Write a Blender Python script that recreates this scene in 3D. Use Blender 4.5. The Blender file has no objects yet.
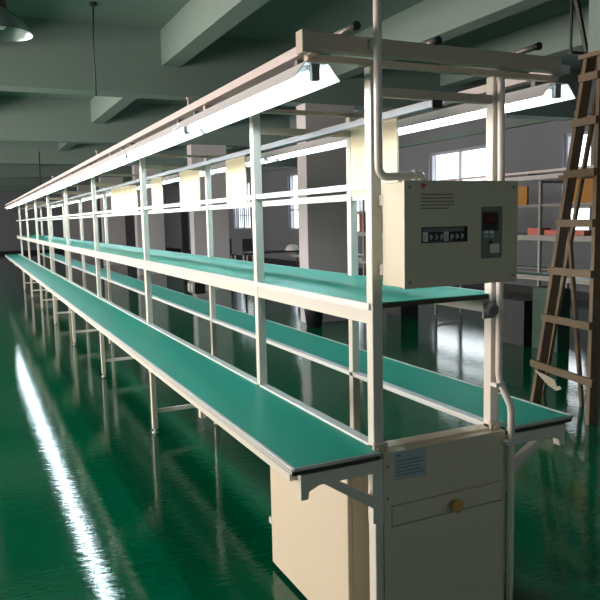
import bpy, bmesh, math, random
from mathutils import Vector, Matrix
random.seed(7)
SC = bpy.context.scene
COL = SC.collection
PI = math.pi

# ------------------------------------------------------------------ materials
def lin(c):
    return tuple(((v/255)/12.92 if v/255 <= .04045 else ((v/255+.055)/1.055)**2.4) for v in c) + (1,)

def mat(name, rgb, rough=.5, metal=0., spec=.5, noise=0., nscale=6., bump=0., bscale=40., emit=None, estr=0., coat=0., rvar=0.):
    m = bpy.data.materials.new(name); m.use_nodes = True
    nt = m.node_tree; N = nt.nodes; L = nt.links
    b = N['Principled BSDF']
    c = lin(rgb)
    b.inputs['Base Color'].default_value = c
    b.inputs['Roughness'].default_value = rough
    b.inputs['Metallic'].default_value = metal
    b.inputs['Specular IOR Level'].default_value = spec
    b.inputs['Coat Weight'].default_value = coat
    b.inputs['Coat Roughness'].default_value = .08
    tc = N.new('ShaderNodeTexCoord')
    if noise > 0:
        n = N.new('ShaderNodeTexNoise'); n.inputs['Scale'].default_value = nscale; n.inputs['Detail'].default_value = 5
        L.new(tc.outputs['Object'], n.inputs['Vector'])
        r = N.new('ShaderNodeMix'); r.data_type = 'RGBA'
        r.inputs[6].default_value = tuple(v*(1-noise) for v in c[:3])+(1,)
        r.inputs[7].default_value = tuple(min(1, v*(1+noise)) for v in c[:3])+(1,)
        L.new(n.outputs['Fac'], r.inputs[0]); L.new(r.outputs[2], b.inputs['Base Color'])
        if rvar > 0:
            mr = N.new('ShaderNodeMapRange'); mr.inputs[3].default_value = max(0, rough-rvar); mr.inputs[4].default_value = rough+rvar
            L.new(n.outputs['Fac'], mr.inputs[0]); L.new(mr.outputs[0], b.inputs['Roughness'])
    if bump > 0:
        n2 = N.new('ShaderNodeTexNoise'); n2.inputs['Scale'].default_value = bscale; n2.inputs['Detail'].default_value = 4
        L.new(tc.outputs['Object'], n2.inputs['Vector'])
        bp = N.new('ShaderNodeBump'); bp.inputs['Strength'].default_value = bump; bp.inputs['Distance'].default_value = .02
        L.new(n2.outputs['Fac'], bp.inputs['Height']); L.new(bp.outputs['Normal'], b.inputs['Normal'])
    if emit:
        b.inputs['Emission Color'].default_value = lin(emit); b.inputs['Emission Strength'].default_value = estr
    return m

M = {}
M['cream'] = mat('cream_paint', (226, 222, 212), .35, noise=.04, nscale=3, bump=.02, bscale=200)
M['rail'] = mat('pale_rail_paint', (222, 228, 226), .3, noise=.03)
M['alu'] = mat('aluminium_trim', (205, 205, 205), .32, metal=.3)
M['header'] = mat('beige_header', (196, 182, 166), .45, noise=.05)
M['matg'] = mat('green_bench_mat', (5, 144, 121), .42, noise=.05, nscale=2.5, bump=.03, bscale=300, spec=.4)
M['cab'] = mat('cabinet_cream', (222, 210, 188), .42, noise=.03, nscale=4)
M['seam'] = mat('dark_seam', (60, 56, 46), .7)
M['box'] = mat('control_box_paint', (208, 200, 174), .4, noise=.03, nscale=5, bump=.03, bscale=250)
M['wood'] = mat('knob_wood', (214, 160, 88), .4, noise=.15, nscale=40)
M['sticker'] = mat('sticker_blue_grey', (172, 190, 200), .5)
M['ink'] = mat('sticker_ink', (128, 142, 152), .6)
M['greyink'] = mat('print_ink', (122, 122, 112), .6)
M['black'] = mat('black_plastic', (22, 22, 24), .4)
M['white'] = mat('white_plastic', (230, 230, 226), .4)
M['greypl'] = mat('grey_plastic', (120, 122, 116), .45)
M['red'] = mat('red_mark', (190, 40, 50), .5)
M['redscreen'] = mat('dark_red_screen', (70, 18, 22), .15)
M['lrail'] = mat('light_rail_paint', (214, 200, 200), .4, noise=.03)
M['conduit'] = mat('conduit_pvc', (236, 226, 218), .3)
M['pipe'] = mat('grey_pipe', (150, 146, 142), .3, metal=.2)
M['refl'] = mat('reflector_white', (238, 236, 240), .35)
M['tube'] = mat('lamp_tube_lit', (255, 255, 255), .3, emit=(222, 243, 255), estr=40)
M['tubeoff'] = mat('lamp_tube_unlit', (225, 226, 228), .3)
M['traym'] = mat('blue_grey_tray', (118, 132, 146), .35, noise=.05)
M['board'] = mat('cream_board', (246, 232, 200), .6, noise=.04, nscale=6)
M['boardline'] = mat('board_groove', (205, 185, 150), .7)
M['wall'] = mat('wall_paint', (130, 134, 142), .75, noise=.05, nscale=1.2, bump=.03, bscale=60)
M['wallw'] = mat('column_paint', (196, 190, 194), .6, noise=.04, nscale=1.5, bump=.03, bscale=60)
M['ceil'] = mat('ceiling_paint', (118, 136, 130), .7, noise=.05, nscale=1.0, bump=.03, bscale=50)
M['base'] = mat('baseboard_black', (26, 26, 30), .5)
M['frame'] = mat('window_frame', (176, 178, 190), .4)
M['dark'] = mat('dark_cloth_grey', (48, 50, 54), .7)
M['ladder'] = mat('ladder_wood', (104, 86, 64), .65, noise=.25, nscale=9, bump=.15, bscale=60)
M['orange'] = mat('orange_carton', (176, 124, 62), .75, noise=.08)
M['pink'] = mat('pink_carton', (214, 120, 108), .7)
M['brownred'] = mat('brown_red_board', (140, 74, 60), .7)
M['bin_g'] = mat('dark_green_bin', (28, 66, 50), .5)
M['bin_b'] = mat('black_bin', (24, 27, 30), .5)
M['table'] = mat('dark_table', (58, 56, 56), .4)
M['shade'] = mat('lamp_shade_alu', (150, 165, 165), .25, metal=.6)
M['iron'] = mat('dark_iron', (34, 44, 42), .5)
M['rag'] = mat('torn_paper', (170, 160, 140), .8)

def wood_grain(m):
    nt = m.node_tree; N = nt.nodes; L = nt.links
    for n in N:
        if n.type == 'TEX_NOISE':
            n.inputs['Scale'].default_value = 7
            mp = N.new('ShaderNodeMapping'); mp.inputs['Scale'].default_value = (6, 6, .5)
            tc = [q for q in N if q.type == 'TEX_COORD'][0]
            L.new(tc.outputs['Object'], mp.inputs['Vector']); L.new(mp.outputs['Vector'], n.inputs['Vector'])
wood_grain(M['ladder'])

# glossy self-levelled green floor, slightly uneven so reflections break up
def floor_mat():
    m = bpy.data.materials.new('green_epoxy_floor'); m.use_nodes = True
    nt = m.node_tree; N = nt.nodes; L = nt.links; b = N['Principled BSDF']
    tc = N.new('ShaderNodeTexCoord')
    n = N.new('ShaderNodeTexNoise'); n.inputs['Scale'].default_value = .9; n.inputs['Detail'].default_value = 6
    L.new(tc.outputs['Object'], n.inputs['Vector'])
    mx = N.new('ShaderNodeMix'); mx.data_type = 'RGBA'
    mx.inputs[6].default_value = lin((0, 78, 50)); mx.inputs[7].default_value = lin((0, 92, 62))
    L.new(n.outputs['Fac'], mx.inputs[0]); L.new(mx.outputs[2], b.inputs['Base Color'])
    b.inputs['Roughness'].default_value = .045
    b.inputs['Specular IOR Level'].default_value = .6
    mp = N.new('ShaderNodeMapping'); mp.inputs['Scale'].default_value = (5, 12, 1)
    mp.inputs['Rotation'].default_value = (0, 0, .45)
    L.new(tc.outputs['Object'], mp.inputs['Vector'])
    n2 = N.new('ShaderNodeTexNoise'); n2.inputs['Scale'].default_value = 2.6; n2.inputs['Detail'].default_value = 4; n2.inputs['Roughness'].default_value = .55
    L.new(mp.outputs['Vector'], n2.inputs['Vector'])
    bp = N.new('ShaderNodeBump'); bp.inputs['Strength'].default_value = .10; bp.inputs['Distance'].default_value = .01
    L.new(n2.outputs['Fac'], bp.inputs['Height']); L.new(bp.outputs['Normal'], b.inputs['Normal'])
    return m
M['floor'] = floor_mat()

def glass_mat():
    m = bpy.data.materials.new('window_glass'); m.use_nodes = True
    nt = m.node_tree; N = nt.nodes; L = nt.links
    N.remove(N['Principled BSDF'])
    t = N.new('ShaderNodeBsdfTransparent'); t.inputs[0].default_value = (.95, .97, .97, 1)
    g = N.new('ShaderNodeBsdfGlossy'); g.inputs['Roughness'].default_value = .03
    mx = N.new('ShaderNodeMixShader'); mx.inputs[0].default_value = .05
    L.new(t.outputs[0], mx.inputs[1]); L.new(g.outputs[0], mx.inputs[2]); L.new(mx.outputs[0], N['Material Output'].inputs[0])
    return m
M['glass'] = glass_mat()

# ------------------------------------------------------------------ mesh helpers
class MB:
    def __init__(s): s.v = []; s.f = []; s.smooth = []
    def poly(s, vs, fs, smooth=False):
        o = len(s.v); s.v += [tuple(q) for q in vs]
        for f in fs: s.f.append(tuple(o+i for i in f)); s.smooth.append(smooth)
        return s
    def box(s, x0, x1, y0, y1, z0, z1):
        x0, x1 = sorted((x0, x1)); y0, y1 = sorted((y0, y1)); z0, z1 = sorted((z0, z1))
        v = [(x, y, z) for z in (z0, z1) for y in (y0, y1) for x in (x0, x1)]
        return s.poly(v, [(0, 2, 3, 1), (4, 5, 7, 6), (0, 1, 5, 4), (2, 6, 7, 3), (0, 4, 6, 2), (1, 3, 7, 5)])
    def bar(s, a, b, w, d, side=(1, 0, 0)):
        a = Vector(a); b = Vector(b); t = (b-a).normalized(); sd = Vector(side)
        sd = (sd - t*sd.dot(t)).normalized(); n = t.cross(sd)
        v = []
        for p in (a, b):
            for i, j in ((-1, -1), (1, -1), (1, 1), (-1, 1)): v.append(p+sd*(i*w/2)+n*(j*d/2))
        return s.poly(v, [(0, 3, 2, 1), (4, 5, 6, 7), (0, 1, 5, 4), (1, 2, 6, 5), (2, 3, 7, 6), (3, 0, 4, 7)])
    def tube(s, pts, r, n=12, caps=True):
        pts = [Vector(p) for p in pts]; k = len(pts); vs = []; fs = []
        t0 = (pts[1]-pts[0]).normalized(); up = Vector((0, 0, 1)) if abs(t0.z) < .9 else Vector((1, 0, 0))
        u = t0.cross(up).normalized()
        for i, p in enumerate(pts):
            if i == 0: t = t0
            elif i == k-1: t = (pts[i]-pts[i-1]).normalized()
            else: t = ((pts[i]-pts[i-1]).normalized()+(pts[i+1]-pts[i]).normalized()).normalized()
            u = (u-t*u.dot(t)).normalized(); w = t.cross(u)
            rr = r[i] if isinstance(r, (list, tuple)) else r
            for j in range(n):
                a = 2*PI*j/n; vs.append(p+u*(math.cos(a)*rr)+w*(math.sin(a)*rr))
        for i in range(k-1):
            for j in range(n):
                j2 = (j+1) % n; fs.append((i*n+j, i*n+j2, (i+1)*n+j2, (i+1)*n+j))
        s.poly(vs, fs, True)
        if caps:
            o = len(s.v)-len(vs)
            s.f.append(tuple(o+j for j in reversed(range(n)))); s.smooth.append(False)
            s.f.append(tuple(o+(k-1)*n+j for j in range(n))); s.smooth.append(False)
        return s
    def prism(s, pts, a, b):          # closed outline swept from offset a to offset b
        n = len(pts); a = Vector(a); b = Vector(b); vs = [Vector(p)+a for p in pts]+[Vector(p)+b for p in pts]
        fs = [tuple(reversed(range(n))), tuple(range(n, 2*n))]+[(i, (i+1) % n, n+(i+1) % n, n+i) for i in range(n)]
        return s.poly(vs, fs)
    def build(s, name, m, parent=None, bevel=0., **k):
        me = bpy.data.meshes.new(name); me.from_pydata(s.v, [], s.f)
        for p, sm in zip(me.polygons, s.smooth): p.use_smooth = sm
        bm = bmesh.new(); bm.from_mesh(me); bmesh.ops.recalc_face_normals(bm, faces=bm.faces); bm.to_mesh(me); bm.free()
        me.materials.append(m)
        o = bpy.data.objects.new(name, me); COL.objects.link(o)
        if parent: o.parent = parent
        if bevel:
            md = o.modifiers.new('bevel', 'BEVEL'); md.width = bevel; md.segments = 2; md.limit_method = 'ANGLE'
        for q, v in k.items(): o[q] = v
        return o

def thing(name, label, cat, loc=(0, 0, 0), group=None):
    o = bpy.data.objects.new(name, None); COL.objects.link(o); o.location = loc
    o.empty_display_size = .1; o['label'] = label; o['category'] = cat
    if group: o['group'] = group
    return o
def tag(o, label, cat, group=None):
    o['label'] = label; o['category'] = cat
    if group: o['group'] = group
    return o
def struct(o): o['kind'] = 'structure'; return o
def dup(root, loc, label=None):
    r = root.copy(); COL.objects.link(r); r.location = loc
    if label: r['label'] = label
    for ch in list(root.children):
        c = ch.copy(); COL.objects.link(c); c.parent = r
        for g in ch.children:
            d = g.copy(); COL.objects.link(d); d.parent = c
    return r
ORD = ['nearest', 'second', 'third', 'fourth', 'fifth', 'sixth', 'seventh', 'eighth', 'ninth', 'tenth', 'eleventh', 'twelfth', 'thirteenth', 'farthest']

# ------------------------------------------------------------------ camera
CX, CY, CZ, YAW, PIT, ROL, F = -1.0742, -1.7486, 1.4414, .4434, .117, -.0223, 694.5
fw = Vector((math.sin(YAW)*math.cos(PIT), math.cos(YAW)*math.cos(PIT), -math.sin(PIT)))
rt = Vector((math.cos(YAW), -math.sin(YAW), 0)); up = rt.cross(fw)
r2 = rt*math.cos(ROL)+up*math.sin(ROL); u2 = -rt*math.sin(ROL)+up*math.cos(ROL)
cam = bpy.data.cameras.new('camera'); cam.sensor_width = 36; cam.lens = F/600*36; cam.clip_end = 200
co = bpy.data.objects.new('camera', cam); COL.objects.link(co); SC.camera = co
mw = Matrix((r2, u2, -fw)).transposed().to_4x4(); mw.translation = Vector((CX, CY, CZ)); co.matrix_world = mw

# ------------------------------------------------------------------ the hall
XL, XR, YB, YF, ZC = -6.0, 8.0, -6.0, 35.5, 3.7
struct(MB().box(XL-.2, XR+.2, YB-.2, YF+.2, -.2, 0).build('floor', M['floor']))
struct(MB().box(XL-.2, XR+.2, YB-.2, YF+.2, ZC, ZC+.2).build('ceiling', M['ceil']))
struct(MB().box(XL-.2, XR+.2, YF, YF+.2, 0, ZC).build('wall_back', M['wall']))
wf = MB(); xx = XL-.2
for a, c, z0, z1 in [(-3.5, -2.1, 1.2, 2.4), (1.4, 2.8, 1.2, 2.4)]:
    wf.box(xx, a, YB-.2, YB, 0, ZC).box(a, c, YB-.2, YB, 0, z0).box(a, c, YB-.2, YB, z1, ZC); xx = c
wf.box(xx, XR+.2, YB-.2, YB, 0, ZC)
struct(wf.build('wall_front', M['wall']))
for i, a in enumerate((-3.5, 1.4)):  # unseen windows, added behind the camera as fill for front-facing surfaces
    r_ = bpy.data.objects.new('window_%d' % (20+i), None); COL.objects.link(r_); r_.location = (a, YB-.12, 1.2); r_['kind'] = 'structure'
    MB().box(0, 1.4, 0, .06, 0, .05).box(0, 1.4, 0, .06, 1.15, 1.2).box(0, .05, 0, .06, .05, 1.15).box(1.35, 1.4, 0, .06, .05, 1.15).box(.67, .73, 0, .06, .05, 1.15).build('window_frame', M['frame'], r_)
    MB().box(.05, 1.35, .03, .035, .05, 1.15).build('glass', M['glass'], r_)
def wall_with_holes(name, x0, x1, holes, m):
    b = MB(); y = YB
    for (a, c, z0, z1) in sorted(holes):
        b.box(x0, x1, y, a, 0, ZC)
        if z0 > 0: b.box(x0, x1, a, c, 0, z0)
        b.box(x0, x1, a, c, z1, ZC); y = c
    b.box(x0, x1, y, YF, 0, ZC)
    return struct(b.build(name, m))
WR = [(6.42, 7.0, 1.0, 2.74), (8.8, 10.75, 1.0, 2.76), (13.0, 14.6, 1.0, 2.76), (17.35, 18.05, 1.1, 2.78), (21.2, 23.0, 1.1, 2.76)]
DR = [(28.9, 30.2, 0, 2.3)]
wall_with_holes('wall_right', XR, XR+.2, WR+DR, M['wall'])
WL = [(.8+i*3.0, 3.2+i*3.0, .6, 2.7) for i in range(4)]+[(13.6+i*4.4, 16.2+i*4.4, .8, 2.7) for i in range(5)]  # second run of unseen windows added to brighten the far hall
WF = [(-3.5, -2.1, 1.2, 2.4), (1.4, 2.8, 1.2, 2.4)]  # openings of the added front fill windows
wall_with_holes('wall_left', XL-.2, XL, WL, M['wall'])
struct(MB().box(XL, XR, YF-.02, YF, 0, .16).build('baseboard_back', M['base']))
bb = MB(); y = YB
for a, c, *_ in DR: bb.box(XR-.02, XR, y, a, 0, .14); y = c
bb.box(XR-.02, XR, y, YF-.02, 0, .14)
struct(bb.build('baseboard_right', M['base']))
struct(MB().box(XR-.12, XR, YB, YF, 2.98, 3.06).build('trim_1', M['ceil']))
wi = 0
def window(x, y0, y1, z0, z1, muls, hm, blind=False):
    global wi; wi += 1
    r = bpy.data.objects.new('window_%d' % wi, None); COL.objects.link(r); r.location = (x, y0, z0); r['kind'] = 'structure'
    W_, H_ = y1-y0, z1-z0; t = .05
    b = MB().box(.06, .12, 0, t, 0, H_).box(.06, .12, W_-t, W_, 0, H_).box(.06, .12, t, W_-t, 0, t).box(.06, .12, t, W_-t, H_-t, H_)
    for q in muls: b.box(.06, .12, q*W_-.025, q*W_+.025, t, H_-t)
    for q in hm: b.box(.065, .115, t, W_-t, q*H_-.02, q*H_+.02)
    b.build('window_frame', M['frame'], r)
    MB().box(.085, .09, t, W_-t, t, H_-t).build('glass', M['glass'], r)
    if blind:
        v = MB(); k = 0
        while .02+k*.2 < W_: v.box(.0, .012, .02+k*.2, .12+k*.2, 0, H_-.04); k += 1
        v.build('blind', M['frame'], r)
for i, (a, c, z0, z1) in enumerate(WR):
    window(XR, a, c, z0, z1, [.5] if c-a > 1 else [], [.36, .62] if i == 3 else [.3], blind=(i == 4))
for (a, c, z0, z1) in WL: window(XL-.18, a, c, z0, z1, [.33, .66], [.65])
dr = bpy.data.objects.new('door_1', None); COL.objects.link(dr); dr.location = (XR, 28.9, 0); dr['kind'] = 'structure'
MB().box(.05, .1, 0, 1.3, 0, 2.3).build('door_leaf', M['dark'], dr)
MB().box(-.02, .05, -.06, 0, 0, 2.36).box(-.02, .05, 1.3, 1.36, 0, 2.36).box(-.02, .05, 0, 1.3, 2.3, 2.36).build('door_frame', M['frame'], dr)
MB().box(.02, .05, .1, .14, .95, 1.1).build('handle', M['alu'], dr)
# columns and beams of the concrete frame
YC = [1.6+5.2*i for i in range(7)]
tr = 1
for y in YC:
    tr += 1; struct(MB().box(3.07, 3.82, y-.11, y+.17, 0, 3.29).build('trim_%d' % tr, M['wallw'], bevel=.01))
for y in YC:
    tr += 1; struct(MB().box(XL, XR, y-.12, y+.2, 2.95, ZC).build('trim_%d' % tr, M['ceil']))
for x in (-1.13, 1.17, 3.46, 5.25):
    tr += 1; struct(MB().box(x, x+.22, YB, YF, 3.29, ZC).build('trim_%d' % tr, M['ceil']))

# ------------------------------------------------------------------ assembly line bench
PW = .035
def bench_line(name, label, x0, W, ys, yend, bl, br, ynear, full=True, loc=(0, 0, 0)):
    R = thing(name, label, 'workbench', loc)
    h = PW/2
    for s, X in enumerate((x0, x0+W)):
        for i, y in enumerate(ys):
            p = MB().box(X-h, X+h, y-h, y+h, .712 if (full and i == 1 and s == 0) else .03, 1.865).build('post', M['cream'], R, bevel=.003)
            if full and not (i == 1 and s == 0):
                MB().tube([(X, y, 0), (X, y, .008), (X, y, .009), (X, y, .03)], [.024, .024, .01, .01], 12).build('levelling_foot', M['alu'], p)
        # rails along the line
        MB().box(X-h, X+h, ynear+.03, yend, .712 if s == 0 else .738, .757).build('bench_rail', M['rail'], R, bevel=.002)
        MB().box(X-.01, X+.01, ys[0], yend, 1.522 if s == 0 else 1.512, 1.541).build('middle_rail', M['rail'], R)
        MB().box(X-.015, X+.015, ys[0], yend, 1.124, 1.170).build('shelf_rail', M['cream'], R, bevel=.002)
        xl = x0-.2 if s == 0 else x0+W+.246
        MB().box(xl-.022, xl+.022, -.05+ys[0], yend, 1.884, 1.91).build('light_rail', M['lrail'], R)
    # shelf between the posts
    sh = MB().box(x0-.017, x0+W+.017, ys[0]-.006, yend, 1.171, 1.184).build('shelf_board', M['seam'], R)
    MB().box(x0-.019, x0+W+.019, ys[0]-.004, yend, 1.184, 1.1875).build('shelf_mat', M['matg'], sh)
    MB().box(x0-.024, x0-.0175, ys[0]-.006, yend, 1.168, 1.188).box(x0+W+.0175, x0+W+.024, ys[0]-.006, yend, 1.168, 1.188).build('edge_trim', M['alu'], sh)
    # worktops
    for s in (-1, 1):
        a = x0-h-.001 if s < 0 else x0+W+h+.001
        b = x0-bl if s < 0 else x0+W+br
        wt = MB().box(a, b, ynear, yend, .728, .7465).build('worktop', M['seam'], R)
        MB().box(a, b-s*.008, ynear+.006, yend-.006, .7465, .750).build('worktop_mat', M['matg'], wt)
        t = MB().box(b-s*.008, b+s*.003, ynear, yend, .731, .7515).box(a, b, ynear-.005, ynear, .741, .7515)
        t.build('edge_trim', M['alu'], wt, bevel=.001)
        MB().box(b-s*.030, b-s*.004, ynear+.03, yend, .703, .7275).build('front_rail', M['cream'], R)
    # cross members, brackets
    for i, y in enumerate(ys):
        MB().box(x0-.21, x0+W+.256, y-.012, y+.012, 1.866, 1.883).build('light_arm', M['header'], R)
        MB().box(x0+h, x0+W-h, y-.012, y+.012, 1.782, 1.808).build('tie_bar', M['header'], R)
        if i: MB().box(x0+.016, x0+W-.016, y-.013, y+.013, 1.13, 1.165).build('shelf_bearer', M['cream'], R)
        if i: MB().box(x0+h, x0+W-h, y-.012, y+.012, .14, .165).build('foot_bar', M['cream'], R)
        if full or i % 2 == 0:
            for s in ((-1, 1) if i == 0 else (-1,)):
                X = x0 if s < 0 else x0+W
                e = (bl if s < 0 else br)-.045; X = X+s*(h+.001); yb = y
                if full and i == 0: X -= s*.014; e += .014; yb = y-.034
                c = MB().prism([(X, 0, .7235), (X+s*e, 0, .7235), (X+s*e, 0, .650), (X+s*(e-.022), 0, .650), (X+s*(e-.026), 0, .672), (X+s*(e-.06), 0, .686), (X+s*.036, 0, .686), (X+s*.036, 0, .53), (X, 0, .53)],
                               (0, yb-.014, 0), (0, yb+.014, 0))
                c.prism([(X+s*(e-.07), 0, .688), (X+s*(e-.115), 0, .688), (X+s*.030, 0, .612), (X+s*.030, 0, .575)], (0, yb-.012, 0), (0, yb+.012, 0))
                c.build('bench_bracket', M['cream'], R)
    return R

W = .4442
YS = [0.0]+[.8993+1.9777*k for k in range(8)]
YEND = 15.9
line = bench_line('assembly_line_bench', 'long cream steel assembly line bench with green mats and upper shelf, in the foreground', 0, W, YS, YEND, .303, .309, -.052)
# end header, clamps at the near frame
hd = MB().box(-.225, .668, -.058, -.024, 1.884, 1.929).box(-.25, -.225, -.062, -.022, 1.874, 1.932).box(-.225, -.2, -.061, -.022, 1.872, 1.90)
hd.build('end_header', M['header'], line, bevel=.002)
for X in (0, W):
    c = MB().box(X-.024, X+.024, -.030, -.018, .735, .765).tube([(X-.008, -.03, .75), (X-.008, -.038, .75)], .009, 8)
    c.build('clamp', M['header'], line)
sc_ = MB().tube([(W-.03, -.02, 1.14), (W-.03, -.045, 1.14)], .02, 14).box(W-.05, W-.01, -.02, -.012, 1.11, 1.165)
sc_.build('shelf_clamp', M['pipe'], line)

for y in (1.13, 3.4, 6.2):
    MB().tube([(-.2, y, 1.91), (-.2, y, 1.945)], .007, 8).tube([(-.2, y, 1.945), (-.2, y, 1.952)], .012, 8).build('rail_bolt', M['lrail'], line)
# service tray under the tie bars
t = MB().prism([(.198, 0, 1.7815), (.232, 0, 1.7815), (.230, 0, 1.762), (.200, 0, 1.762)], (0, -.013, 0), (0, YEND-.2, 0))
t = t.build('cable_tray', M['traym']); tag(t, 'long blue-grey cable tray hanging under the tie bars, between the two lamp rows', 'cable tray')
MB().box(.197, .233, -.017, -.013, 1.758, 1.7815).build('end_cap', M['black'], t)

# ------------------------------------------------------------------ fluorescent fixtures
def fixture(name, label, tube_m, L=1.2, group=None):
    r = thing(name, label, 'light', (0, 0, 0), group)
    a = MB(); T = .0015
    for s in (-1, 1):
        a.prism([(s*.034, 0, -.002), (s*.070, 0, -.046), (s*.0715, 0, -.046), (s*.036, 0, -.0005)], (0, 0, 0), (0, L, 0))
    a.box(-.034, .034, 0, L, -.003, 0).build('reflector', M['refl'], r)
    MB().box(-.017, .017, .03, L-.03, -.019, -.003).build('ballast_box', M['white'], r)
    MB().tube([(0, .028, -.031), (0, L-.028, -.031)], .0125, 12).build('tube', tube_m, r)
    for y0 in (.006, L-.026): MB().box(-.012, .012, y0, y0+.02, -.046, -.003).build('lamp_holder', M['greypl'], r)
    for y0 in (.1, L-.12): MB().box(-.01, .01, y0, y0+.02, 0, .026).build('hanger', M['greypl'], r)
    return r
G1 = 'lit fluorescent lights in the two rows of the near bench line'
fx = None
for side, X in (('left', -.192), ('right', .690)):
    for i in range(13):
        nm = ORD[i] if i < 12 else 'farthest'
        lb = ('%s lit white fluorescent reflector light of the %s-hand row, hung from bench' % (nm if i in (0, 12) else nm+' from the camera', side)).replace('second from the camera', 'second nearest')
        lb = '%s lit fluorescent reflector light in the %s lamp row over the bench' % (nm, side)
        if fx is None:
            fx = fixture('fluorescent_light', lb, M['tube'], group=G1); fx.location = (X, -.03, 1.858)
        else: dup(fx, (X, -.03+1.222*i, 1.858), lb)

# ------------------------------------------------------------------ end cabinet
cb = thing('end_cabinet', 'cream end cabinet with one drawer under the near end of the bench', 'cabinet', (0, 0, 0))
MB().box(-.018, .0, .15, .80, .02, .62).build('side_panel', M['cab'], cb, bevel=.004)
MB().box(W, W+.018, .15, .80, .02, .44).build('side_panel', M['cab'], cb, bevel=.004)
MB().box(0, W, .78, .80, .02, .44).build('back_panel', M['cab'], cb)
MB().box(0, W, .165, .78, .42, .44).build('top_panel', M['cab'], cb)
MB().box(0, W, .15, .165, .02, .62).build('inner_panel', M['cab'], cb)
fp = MB().box(-.003, W+.022, -.05, -.036, .575, .742).box(-.003, .022, -.05, -.036, .02, .575).box(W+.006, W+.022, -.05, -.036, .02, .575).box(.022, W+.006, -.05, -.036, .02, .507)
fp.box(0, W+.022, -.036, -.018, .70, .742)
fp.box(0.02, W-.02, -.019, .03, .715, .748)
fp.build('front_panel', M['cab'], cb)
MB().box(.022, W+.006, -.038, -.032, .505, .577).build('gap_shadow_board', M['seam'], cb)
dw = MB().box(.0245, W+.0035, -.051, -.038, .510, .5725).build('drawer', M['cab'], cb, bevel=.0015)
MB().tube([(.252, -.051, .536), (.252, -.060, .536), (.252, -.064, .536), (.252, -.076, .536), (.252, -.082, .536)], [.009, .009, .019, .021, .013], 20).build('knob', M['wood'], dw)
st = MB().box(.033, .148, -.0512, -.050, .652, .738).build('sticker', M['sticker'], cb)
k = MB()
for i in range(5): k.box(.04, .142-(i % 3)*.012, -.0518, -.0512, .664+i*.011, .668+i*.011)
k.box(.042, .055, -.0518, -.0512, .724, .732)
k.build('printed_lines', M['ink'], st)
for z in (.70, .60, .18): MB().tube([(.008, -.0495, z), (.008, -.053, z)], .004, 8).build('screw', M['greypl'], cb)
MB().tube([(.02, .19, 0), (.02, .19, .02)], .02, 10).tube([(.02, .75, 0), (.02, .75, .02)], .02, 10).tube([(W-.02, .19, 0), (W-.02, .19, .02)], .02, 10).tube([(W-.02, .75, 0), (W-.02, .75, .02)], .02, 10).build('plinth_feet', M['black'], cb)
# corner leg cover
MB().box(-.032, -.005, -.047, -.02, 0, .53).build('corner_leg', M['cream'], cb, bevel=.003)

# ------------------------------------------------------------------ control box
bx = thing('control_box', 'cream wall-type electrical control box with breakers and small controller on frame', 'control box', (.005, -.15, 1.243))
BW, BH = .397, .292
MB().box(.0, BW, .006, .112, 0, BH).build('housing', M['box'], bx, bevel=.003)
def hole_plate(x0, x1, z0, z1, holes, y0, y1):
    b = MB(); xs = sorted({x0, x1, *[q for h in holes for q in h[:2]]}); zs = sorted({z0, z1, *[q for h in holes for q in h[2:]]})
    for i in range(len(xs)-1):
        for j in range(len(zs)-1):
            cx, cz = (xs[i]+xs[i+1])/2, (zs[j]+zs[j+1])/2
            if not any(h[0] < cx < h[1] and h[2] < cz < h[3] for h in holes): b.box(xs[i], xs[i+1], y0, y1, zs[j], zs[j+1])
    return b
fc = hole_plate(-.002, BW+.002, -.002, BH+.002, [(.054, .213, .122, .166), (.262, .340, .070, .220)], -.004, .006).build('front_cover', M['box'], bx)
br = MB().box(.054, .213, .004, .0062, .122, .166).build('breaker_recess', M['greypl'], bx)
MB().box(.054, .058, -.0045, .004, .122, .166).box(.209, .213, -.0045, .004, .122, .166).box(.058, .209, -.0045, .004, .163, .166).box(.058, .209, -.0045, .004, .122, .125).build('window_rim', M['black'], bx)
for i in range(8):
    b = MB().box(.062+i*.018, .0775+i*.018, -.001, .004, .126, .152).build('breaker', M['black'] if i % 4 else M['white'], bx)
    MB().prism([(0, -.001, .130), (0, -.009, .134+.004*(i % 2)), (0, -.008, .142), (0, -.001, .145)], (.066+i*.018, 0, 0), (.071+i*.018, 0, 0)).build('switch_lever', M['white'], b)
cp = MB().box(.262, .340, .002, .0062, .070, .220).build('controller', M['greypl'], bx)
MB().box(.272, .330, -.0005, .002, .150, .206).build('display_bezel', M['black'], cp)
MB().box(.277, .324, -.0015, -.0005, .170, .200).build('display', M['redscreen'], cp)
dg = MB()
for i in range(3):
    x = .284+i*.013
    dg.box(x, x+.008, -.0019, -.0015, .183, .185).box(x, x+.0015, -.0019, -.0015, .176, .193).box(x+.0065, x+.008, -.0019, -.0015, .176, .193)
dg.build('digits', mat('dim_red_segments', (120, 30, 30), .4), cp)
for i in range(2):
    for j in range(2): MB().box(.277+i*.02, .292+i*.02, -.002, .002, .130+j*.012, .139+j*.012).build('button', M['white'] if j else M['sticker'], cp)
MB().box(.300, .334, -.001, .002, .085, .112).build('paper_tag', M['white'], cp)
MB().tube([(.303, .002, .118), (.303, -.012, .118)], .006, 10).build('control_knob', M['greypl'], cp)
lg = MB().poly([(.052, -.0046, .284), (.058, -.0046, .276), (.066, -.0046, .279), (.070, -.0046, .286), (.062, -.0046, .285), (.058, -.0046, .288)], [(0, 1, 2, 3, 4, 5)])
lg = MB().prism([(.052, 0, .284), (.058, 0, .272), (.067, 0, .278), (.071, 0, .286), (.062, 0, .283), (.057, 0, .288)], (0, -.0046, 0), (0, -.004, 0))
lg.build('logo', M['red'], fc)
tl = MB()
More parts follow.
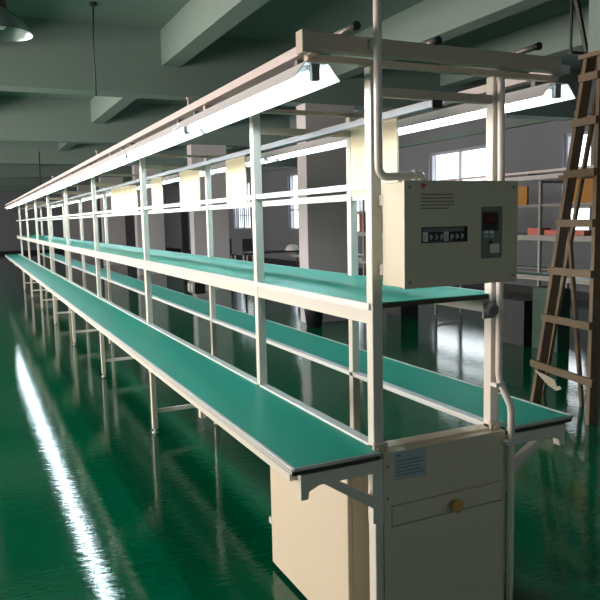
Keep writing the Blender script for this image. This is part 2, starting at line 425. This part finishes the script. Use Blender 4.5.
for i in range(5): tl.box(.052, .166-(.02 if i == 0 else 0), -.0045, -.004, .216+i*.0095, .2195+i*.0095)
tl.build('printed_lines', M['greyink'], fc)
for x in (.015, BW-.015):
    for z in (.016, BH-.016): MB().tube([(x, -.004, z), (x, -.0065, z)], .004, 8).build('screw', M['greypl'], fc)
for a in ((.0, .03, .03, .06), (.0, .03, .23, .26), (.37, .42, .03, .06), (.37, .42, .23, .26)): MB().box(a[0], a[1], .112, .132, a[2], a[3]).build('mounting_lug', M['cream'], bx)

# ------------------------------------------------------------------ conduits
def arc(c, r, a0, a1, n=6):     # in the XZ plane
    return [(c[0]+r*math.cos(a0+(a1-a0)*i/n), c[1], c[2]+r*math.sin(a0+(a1-a0)*i/n)) for i in range(n+1)]
pts = [(-.034, -.084, ZC), (-.034, -.084, 1.60)]+arc((-.006, -.084, 1.579), .028, PI, 1.5*PI)[1:]+[(.05, -.084, 1.554), (.088, -.084, 1.557)]+arc((.096, -.084, 1.542), .016, PI/2, 0, 5)+[(.113, -.084, 1.5365)]
cd = MB().tube(pts, .0115, 14).build('power_conduit', M['conduit'])
tag(cd, 'pale conduit dropping from the ceiling and bending into the control box top', 'conduit')
MB().tube([(.080, -.084, 1.556), (.086, -.084, 1.5565)], .0145, 14).build('coupling', M['white'], cd)
MB().box(-.048, -.018, -.0725, -.059, 1.895, 1.92).build('pipe_clip', M['white'], cd)
cz = MB().tube([(.440, -.030, 1.862), (.446, -.030, 1.84), (.449, -.030, 1.6), (.449, -.030, .93), (.451, -.034, .90), (.468, -.064, .83), (.471, -.066, .80), (.474, -.066, .3), (.474, -.066, 0)], .0115, 14).build('side_conduit', M['conduit'])
tag(cz, 'pale conduit running down the right front post to the floor', 'conduit')
MB().box(.425, .462, -.046, -.0175, .888, .9).build('pipe_clip', M['white'], cz)
MB().box(.445, .486, -.079, -.0505, .700, .712).build('pipe_clip', M['white'], cz)
# pipe stubs lying on the header
G = 'capped pipe stubs lying on the end header'
for i, (x, lb) in enumerate(((-.118, 'grey pipe stub with dark open end on header, left of the ceiling conduit'), (.180, 'short dark-ended pipe stub at the middle of the header'), (.512, 'grey pipe stub with black cap near the right end of the header'))):
    r = .012
    p = MB().tube([(x, -.11+(.05 if i == 1 else 0), 1.938), (x-.004, .01, 1.938)], r-.003, 14).build('pipe_stub', M['pipe'])
    tag(p, lb, 'pipe', G)
    MB().tube([(x, -.120+(.05 if i == 1 else 0), 1.938), (x, -.108+(.05 if i == 1 else 0), 1.938)], .0115, 14).build('end_cap', M['black'], p)

# ------------------------------------------------------------------ hanging boards on the right side
G = 'cream boards hung behind the right posts'
for (y0, y1, lb, gv) in ((.52, .875, 'cream hanging board nearest the camera, beside the front right post', 0), (2.12, 2.46, 'second cream hanging board, right of the third right-hand post', 0),
                         (3.02, 3.52, 'third cream hanging board, left of the third right-hand post', 0), (4.05, 4.42, 'narrow fourth cream hanging board along the right lamp row', 0),
                         (5.02, 6.32, 'wide farthest cream hanging board with vertical grooves', 4)):
    b = MB().box(W-.0185, W-.0105, y0, y1, 1.532, 1.835).build('hanging_board', M['board'], bevel=.001)
    tag(b, lb, 'board', G)
    if gv:
        q = MB()
        for i in range(1, gv+1): yy = y0+(y1-y0)*i/(gv+1); q.box(W-.0192, W-.0185, yy-.008, yy+.008, 1.532, 1.835)
        q.build('groove', M['boardline'], b)

# socket box under the shelf
s_ = thing('socket_box', 'small dark socket box hanging under the left edge of the upper shelf', 'socket box', (0.0, 1.78, 1.124))
MB().box(-.03, .03, -.06, .06, -.062, 0).build('body', M['black'], s_, bevel=.004)
MB().box(-.034, -.03, -.045, -.005, -.05, -.012).box(-.034, -.03, .01, .05, -.05, -.012).build('socket_face', M['greypl'], s_)

# ------------------------------------------------------------------ second bench line in the background
keep = {k: M[k] for k in ('cream', 'rail', 'header', 'alu')}
M['cream'] = M['rail'] = M['header'] = M['alu'] = mat('dull_grey_steel', (150, 150, 146), .45, noise=.06)
YS2 = [2.35+1.98*k for k in range(5)]
l2 = bench_line('assembly_line_bench', 'second grey assembly line bench standing beyond the columns, near the right wall', 4.9, W, YS2, 10.6, .30, .30, 2.30, full=False)
M.update(keep)
fo = None
for i in range(6):
    lb = '%s unlit fluorescent reflector light above the background bench line' % (ORD[i] if i < 5 else 'farthest')
    if fo is None:
        fo = fixture('fluorescent_light', lb, M['tubeoff'], group='unlit lights of the background bench line'); fo.location = (4.708, 2.32, 1.858)
    else: dup(fo, (4.708, 2.32+1.222*i, 1.858), lb)
# extra uprights and wire rails of the background line
def carton(name, label, x0, x1, y0, y1, z0, z1, m, cat='box'):
    r = thing(name, label, cat, ((x0+x1)/2, (y0+y1)/2, z0)); a, b, c = (x1-x0)/2, (y1-y0)/2, z1-z0
    MB().box(-a, a, -b, b, 0, c-.003).build('body', m, r, bevel=.003)
    MB().box(-a-.001, a+.001, -.02, .02, c-.003, c-.001).box(-a, a, -b, -.021, c-.003, c).box(-a, a, .021, b, c-.003, c).build('flap', m, r)
    return r
carton('carton', 'orange-brown carton just right of the control box, on the background bench rail', 4.885, 4.915, 4.53, 4.78, 1.541, 1.76, M['orange'])
carton('carton', 'orange-brown carton seen between the ladder rails, on the background line rail', 4.885, 4.915, 3.40, 3.84, 1.541, 1.80, M['orange'])
carton('carton', 'pink carton standing on the upper shelf of the background line', 4.95, 5.1, 4.36, 4.58, 1.1875, 1.27, M['pink'])
carton('carton', 'brown-red carton on the background line, left of the nearest left post', 4.93, 5.1, 8.0, 8.5, 1.1875, 1.5, M['brownred'])
carton('carton', 'long low pink carton on the background shelf beside the ladder', 4.93, 5.08, 3.72, 4.30, 1.1875, 1.245, M['pink'])
carton('storage_bin', 'dark green bin on the floor in front of background bench', 4.35, 4.52, 3.5, 3.86, 0, .66, M['bin_g'], 'bin')
carton('storage_bin', 'black bin on the floor left of the dark green bin', 4.30, 4.5, 3.93, 4.3, 0, .5, M['bin_b'], 'bin')
carton('storage_bin', 'black bin farther along the floor under the background bench', 4.5, 4.8, 6.6, 7.0, 0, .55, M['bin_b'], 'bin')

# ------------------------------------------------------------------ step ladder
ld = thing('step_ladder', 'tall brown wooden step ladder standing at the right', 'ladder', (2.7, 1.9, 0))
def LP(x, y, z): return (x-2.7, y-1.9, z)
A0, A1 = Vector(LP(2.74, 2.19, 0)), Vector(LP(2.86, 1.862, 2.49)); B0, B1 = Vector(LP(2.65, 1.575, 0)), Vector(LP(2.86, 1.745, 2.49))
def rail(a, b):
    vs = []
    for p in (a, b):
        for i, j in ((0, -1), (1, -1), (1, 1), (0, 1)): vs.append((p.x+i*.085, p.y+j*.015, p.z))
    return MB().poly(vs, [(0, 3, 2, 1), (4, 5, 6, 7), (0, 1, 5, 4), (1, 2, 6, 5), (2, 3, 7, 6), (3, 0, 4, 7)])
rail(A0, A1).build('rail', M['ladder'], ld); rail(B0, B1).build('rail', M['ladder'], ld)
for i, z in enumerate((.31, .67, 1.02, 1.365, 1.71, 2.06, 2.36)):
    a = A0.lerp(A1, z/2.49); b = B0.lerp(B1, z/2.49)
    e = .05 if i == 0 else .012
    a = a+Vector((-.012, e, 0)); b = b+Vector((-.012, -e, -.02 if i == 0 else 0))
    MB().bar(a, b, .024, .052).build('rung', M['ladder'], ld)
tp = A1.lerp(B1, .5)
MB().box(tp.x-.02, tp.x+.14, tp.y-.10, tp.y+.10, tp.z, tp.z+.03).build('top_cap', M['ladder'], ld)
MB().bar(LP(2.97, 1.80, 2.49), LP(3.03, 2.36, 0), .03, .022).build('rear_leg', M['ladder'], ld)
MB().bar(LP(3.0, 2.15, 1.72), LP(2.99, 1.93, 0), .03, .022).build('rear_leg', M['ladder'], ld)
MB().bar(LP(2.99, 1.80, 1.70), LP(2.99, 2.2, 1.70), .02, .04).build('rear_brace', M['ladder'], ld)
rg = MB().prism([(0, 2.08, .288), (0, 1.88, .250), (0, 1.86, .205), (0, 1.83, .215), (0, 1.815, .195), (0, 1.86, .175), (0, 1.93, .195), (0, 1.99, .23)], (2.655, 0, 0), (2.662, 0, 0)).build('torn_paper', M['rag'])
tag(rg, 'torn pale strip of paper hanging from the lowest ladder rung', 'paper')

# ------------------------------------------------------------------ background furniture and ceiling items
tb = thing('work_table', 'dark work table far behind the upper shelf, beside the pale column', 'table', (5.0, 12.0, 0))
MB().box(-.75, .6, -.3, .3, .73, .76).build('tabletop', M['table'], tb)
for x in (-.7, .55):
    for y in (-.27, .27): MB().box(x-.02, x+.02, y-.02, y+.02, 0, .73).build('leg', M['table'], tb)
MB().box(-.7, .55, -.02, .02, .3, .33).build('lower_rail', M['table'], tb)
hm = MB().tube([(5.25, 11.9, .76), (5.25, 11.9, .80), (5.25, 11.9, .85), (5.25, 11.9, .885), (5.25, 11.9, .9)], [.15, .14, .12, .07, .01], 20).build('white_helmet', M['white'])
tag(hm, 'white rounded helmet-like object on the dark work table', 'helmet')
MB().box(5.10, 5.16, 11.80, 12.0, .762, .775).build('visor', M['white'], hm)
po = thing('floor_stand', 'thin dark upright stand behind the work table', 'stand', (4.9, 12.9, 0))
MB().tube([(0, 0, .01), (0, 0, 1.95)], .02, 10).build('pole', M['iron'], po)
MB().tube([(0, 0, 0), (0, 0, .02)], .2, 20).build('base', M['iron'], po)
def stool(x, y, lb):
    r = thing('stool', lb, 'stool', (x, y, 0), 'white framed stools in the far aisle')
    MB().box(-.17, .17, -.17, .17, .44, .47).build('seat', M['dark'], r)
    for a in (-.15, .15):
        for b in (-.15, .15): MB().box(a-.015, a+.015, b-.015, b+.015, 0, .44).build('leg', M['white'], r)
    MB().box(-.165, .165, .15, .17, .47, .9).box(-.165, .165, .13, .17, .86, .9).build('backrest', M['dark'], r)
    return r
stool(5.6, 17.0, 'left one of two white-legged stools in the far aisle')
stool(6.15, 16.7, 'right one of two white-legged stools in the far aisle')
bk = thing('bucket', 'dark round bucket on the floor in front of the pale column', 'bucket', (3.02, 6.45, 0))
MB().tube([(0, 0, 0), (0, 0, .24), (0, 0, .26)], [.10, .13, .135], 20).build('body', M['bin_b'], bk)
MB().tube([(-.13, 0, .25), (-.09, 0, .32), (0, 0, .35), (.09, 0, .32), (.13, 0, .25)], .005, 6).build('handle', M['alu'], bk)

# pendant high bay lamp, upper left
hb = thing('pendant_lamp', 'metal bell-shaped pendant lamp hanging from ceiling at upper left', 'lamp', (-.80, 3.0, 2.6))
MB().tube([(0, 0, 0), (0, 0, .015), (0, 0, .06), (0, 0, .11), (0, 0, .15)], [.185, .18, .15, .10, .045], 32, caps=False).build('shade', M['shade'], hb)
MB().tube([(0, 0, .15), (0, 0, .28)], .045, 16).build('lamp_housing', M['iron'], hb)
MB().tube([(0, 0, .28), (0, 0, ZC-2.6)], .006, 8).build('suspension_rod', M['iron'], hb)
MB().tube([(0, 0, .15), (0, 0, .10), (0, 0, .06), (0, 0, .03)], [.02, .045, .05, .02], 16).build('bulb', mat('frosted_bulb', (235, 235, 240), .3), hb)
c1 = MB().tube([(.27, 5.9, ZC), (.25, 5.9, 3.3), (.25, 5.9, 2.76)], .008, 8).build('hanging_cable', M['iron'])
tag(c1, 'thin dark cable hanging from the ceiling, right of the pendant lamp', 'cable')
MB().tube([(.27, 5.9, ZC-.03), (.27, 5.9, ZC)], .04, 10).build('ceiling_hook', M['iron'], c1)
c2 = MB().tube([(.415, 13.95, 2.95), (.40, 13.95, 2.4), (.40, 13.95, 1.9), (.40, 13.95, 1.883)], .012, 8).build('hanging_cable', M['iron'])
tag(c2, 'thin far cable dropping onto the distant end of bench lights', 'cable')
# duct and pipe bracket at the upper right
dc = thing('ceiling_duct', 'pale square duct dropping from the ceiling at upper right corner', 'duct', (3.63, 2.42, 2.66))
MB().box(-.08, .25, -.3, .05, 0, ZC-2.66).build('duct_body', M['ceil'], dc)
MB().box(-.09, .26, -.31, .06, -.02, .0).build('duct_flange', M['iron'], dc)
pb = thing('pipe_bracket', 'dark iron triangular bracket hanging from the ceiling beside the duct', 'bracket', (3.92, 3.0, 2.86))
MB().box(-.008, .008, -.01, .01, 0, ZC-2.86).build('hanger_rod', M['iron'], pb)
MB().box(-.01, .30, -.02, .02, -.012, .012).build('cross_bar', M['iron'], pb)
MB().bar((-.06, 0, ZC-2.86), (.20, 0, .0), .035, .03, (0, 1, 0)).build('diagonal_strut', M['iron'], pb)

# ------------------------------------------------------------------ light
w = bpy.data.worlds.new('world'); SC.world = w; w.use_nodes = True
bg = w.node_tree.nodes['Background']; bg.inputs[0].default_value = (.92, .96, 1, 1); bg.inputs[1].default_value = 4.0
def daylight(loc, rot, sx, sy, wm2, col):
    l = bpy.data.lights.new('daylight', 'AREA'); l.shape = 'RECTANGLE'; l.size = sx; l.size_y = sy
    l.energy = wm2*sx*sy; l.color = col
    o = bpy.data.objects.new('daylight', l); COL.objects.link(o); o.location = loc; o.rotation_euler = rot
for i, (a, c, z0, z1) in enumerate(WL):  # weaker lamps belong to the windows added for the far hall
    daylight((XL-.3, (a+c)/2, (z0+z1)/2), (0, -PI/2, 0), z1-z0, c-a, 74 if i < 4 else 30, (1, .80, .69))
for (a, c, z0, z1) in WF:  # added fill lamps outside the unseen front windows
    daylight(((a+c)/2, YB-.3, (z0+z1)/2), (PI/2, 0, 0), c-a, z1-z0, 1.3, (1, .93, .78))

SC.view_settings.view_transform = 'Standard'; SC.view_settings.look = 'None'
SC.view_settings.exposure = 0; SC.view_settings.gamma = 1; SC.view_settings.use_curve_mapping = False
SC.cycles.use_denoising = True; SC.cycles.max_bounces = 8; SC.cycles.diffuse_bounces = 4
SC.cycles.sample_clamp_indirect = 6; SC.cycles.caustics_reflective = False; SC.cycles.caustics_refractive = False
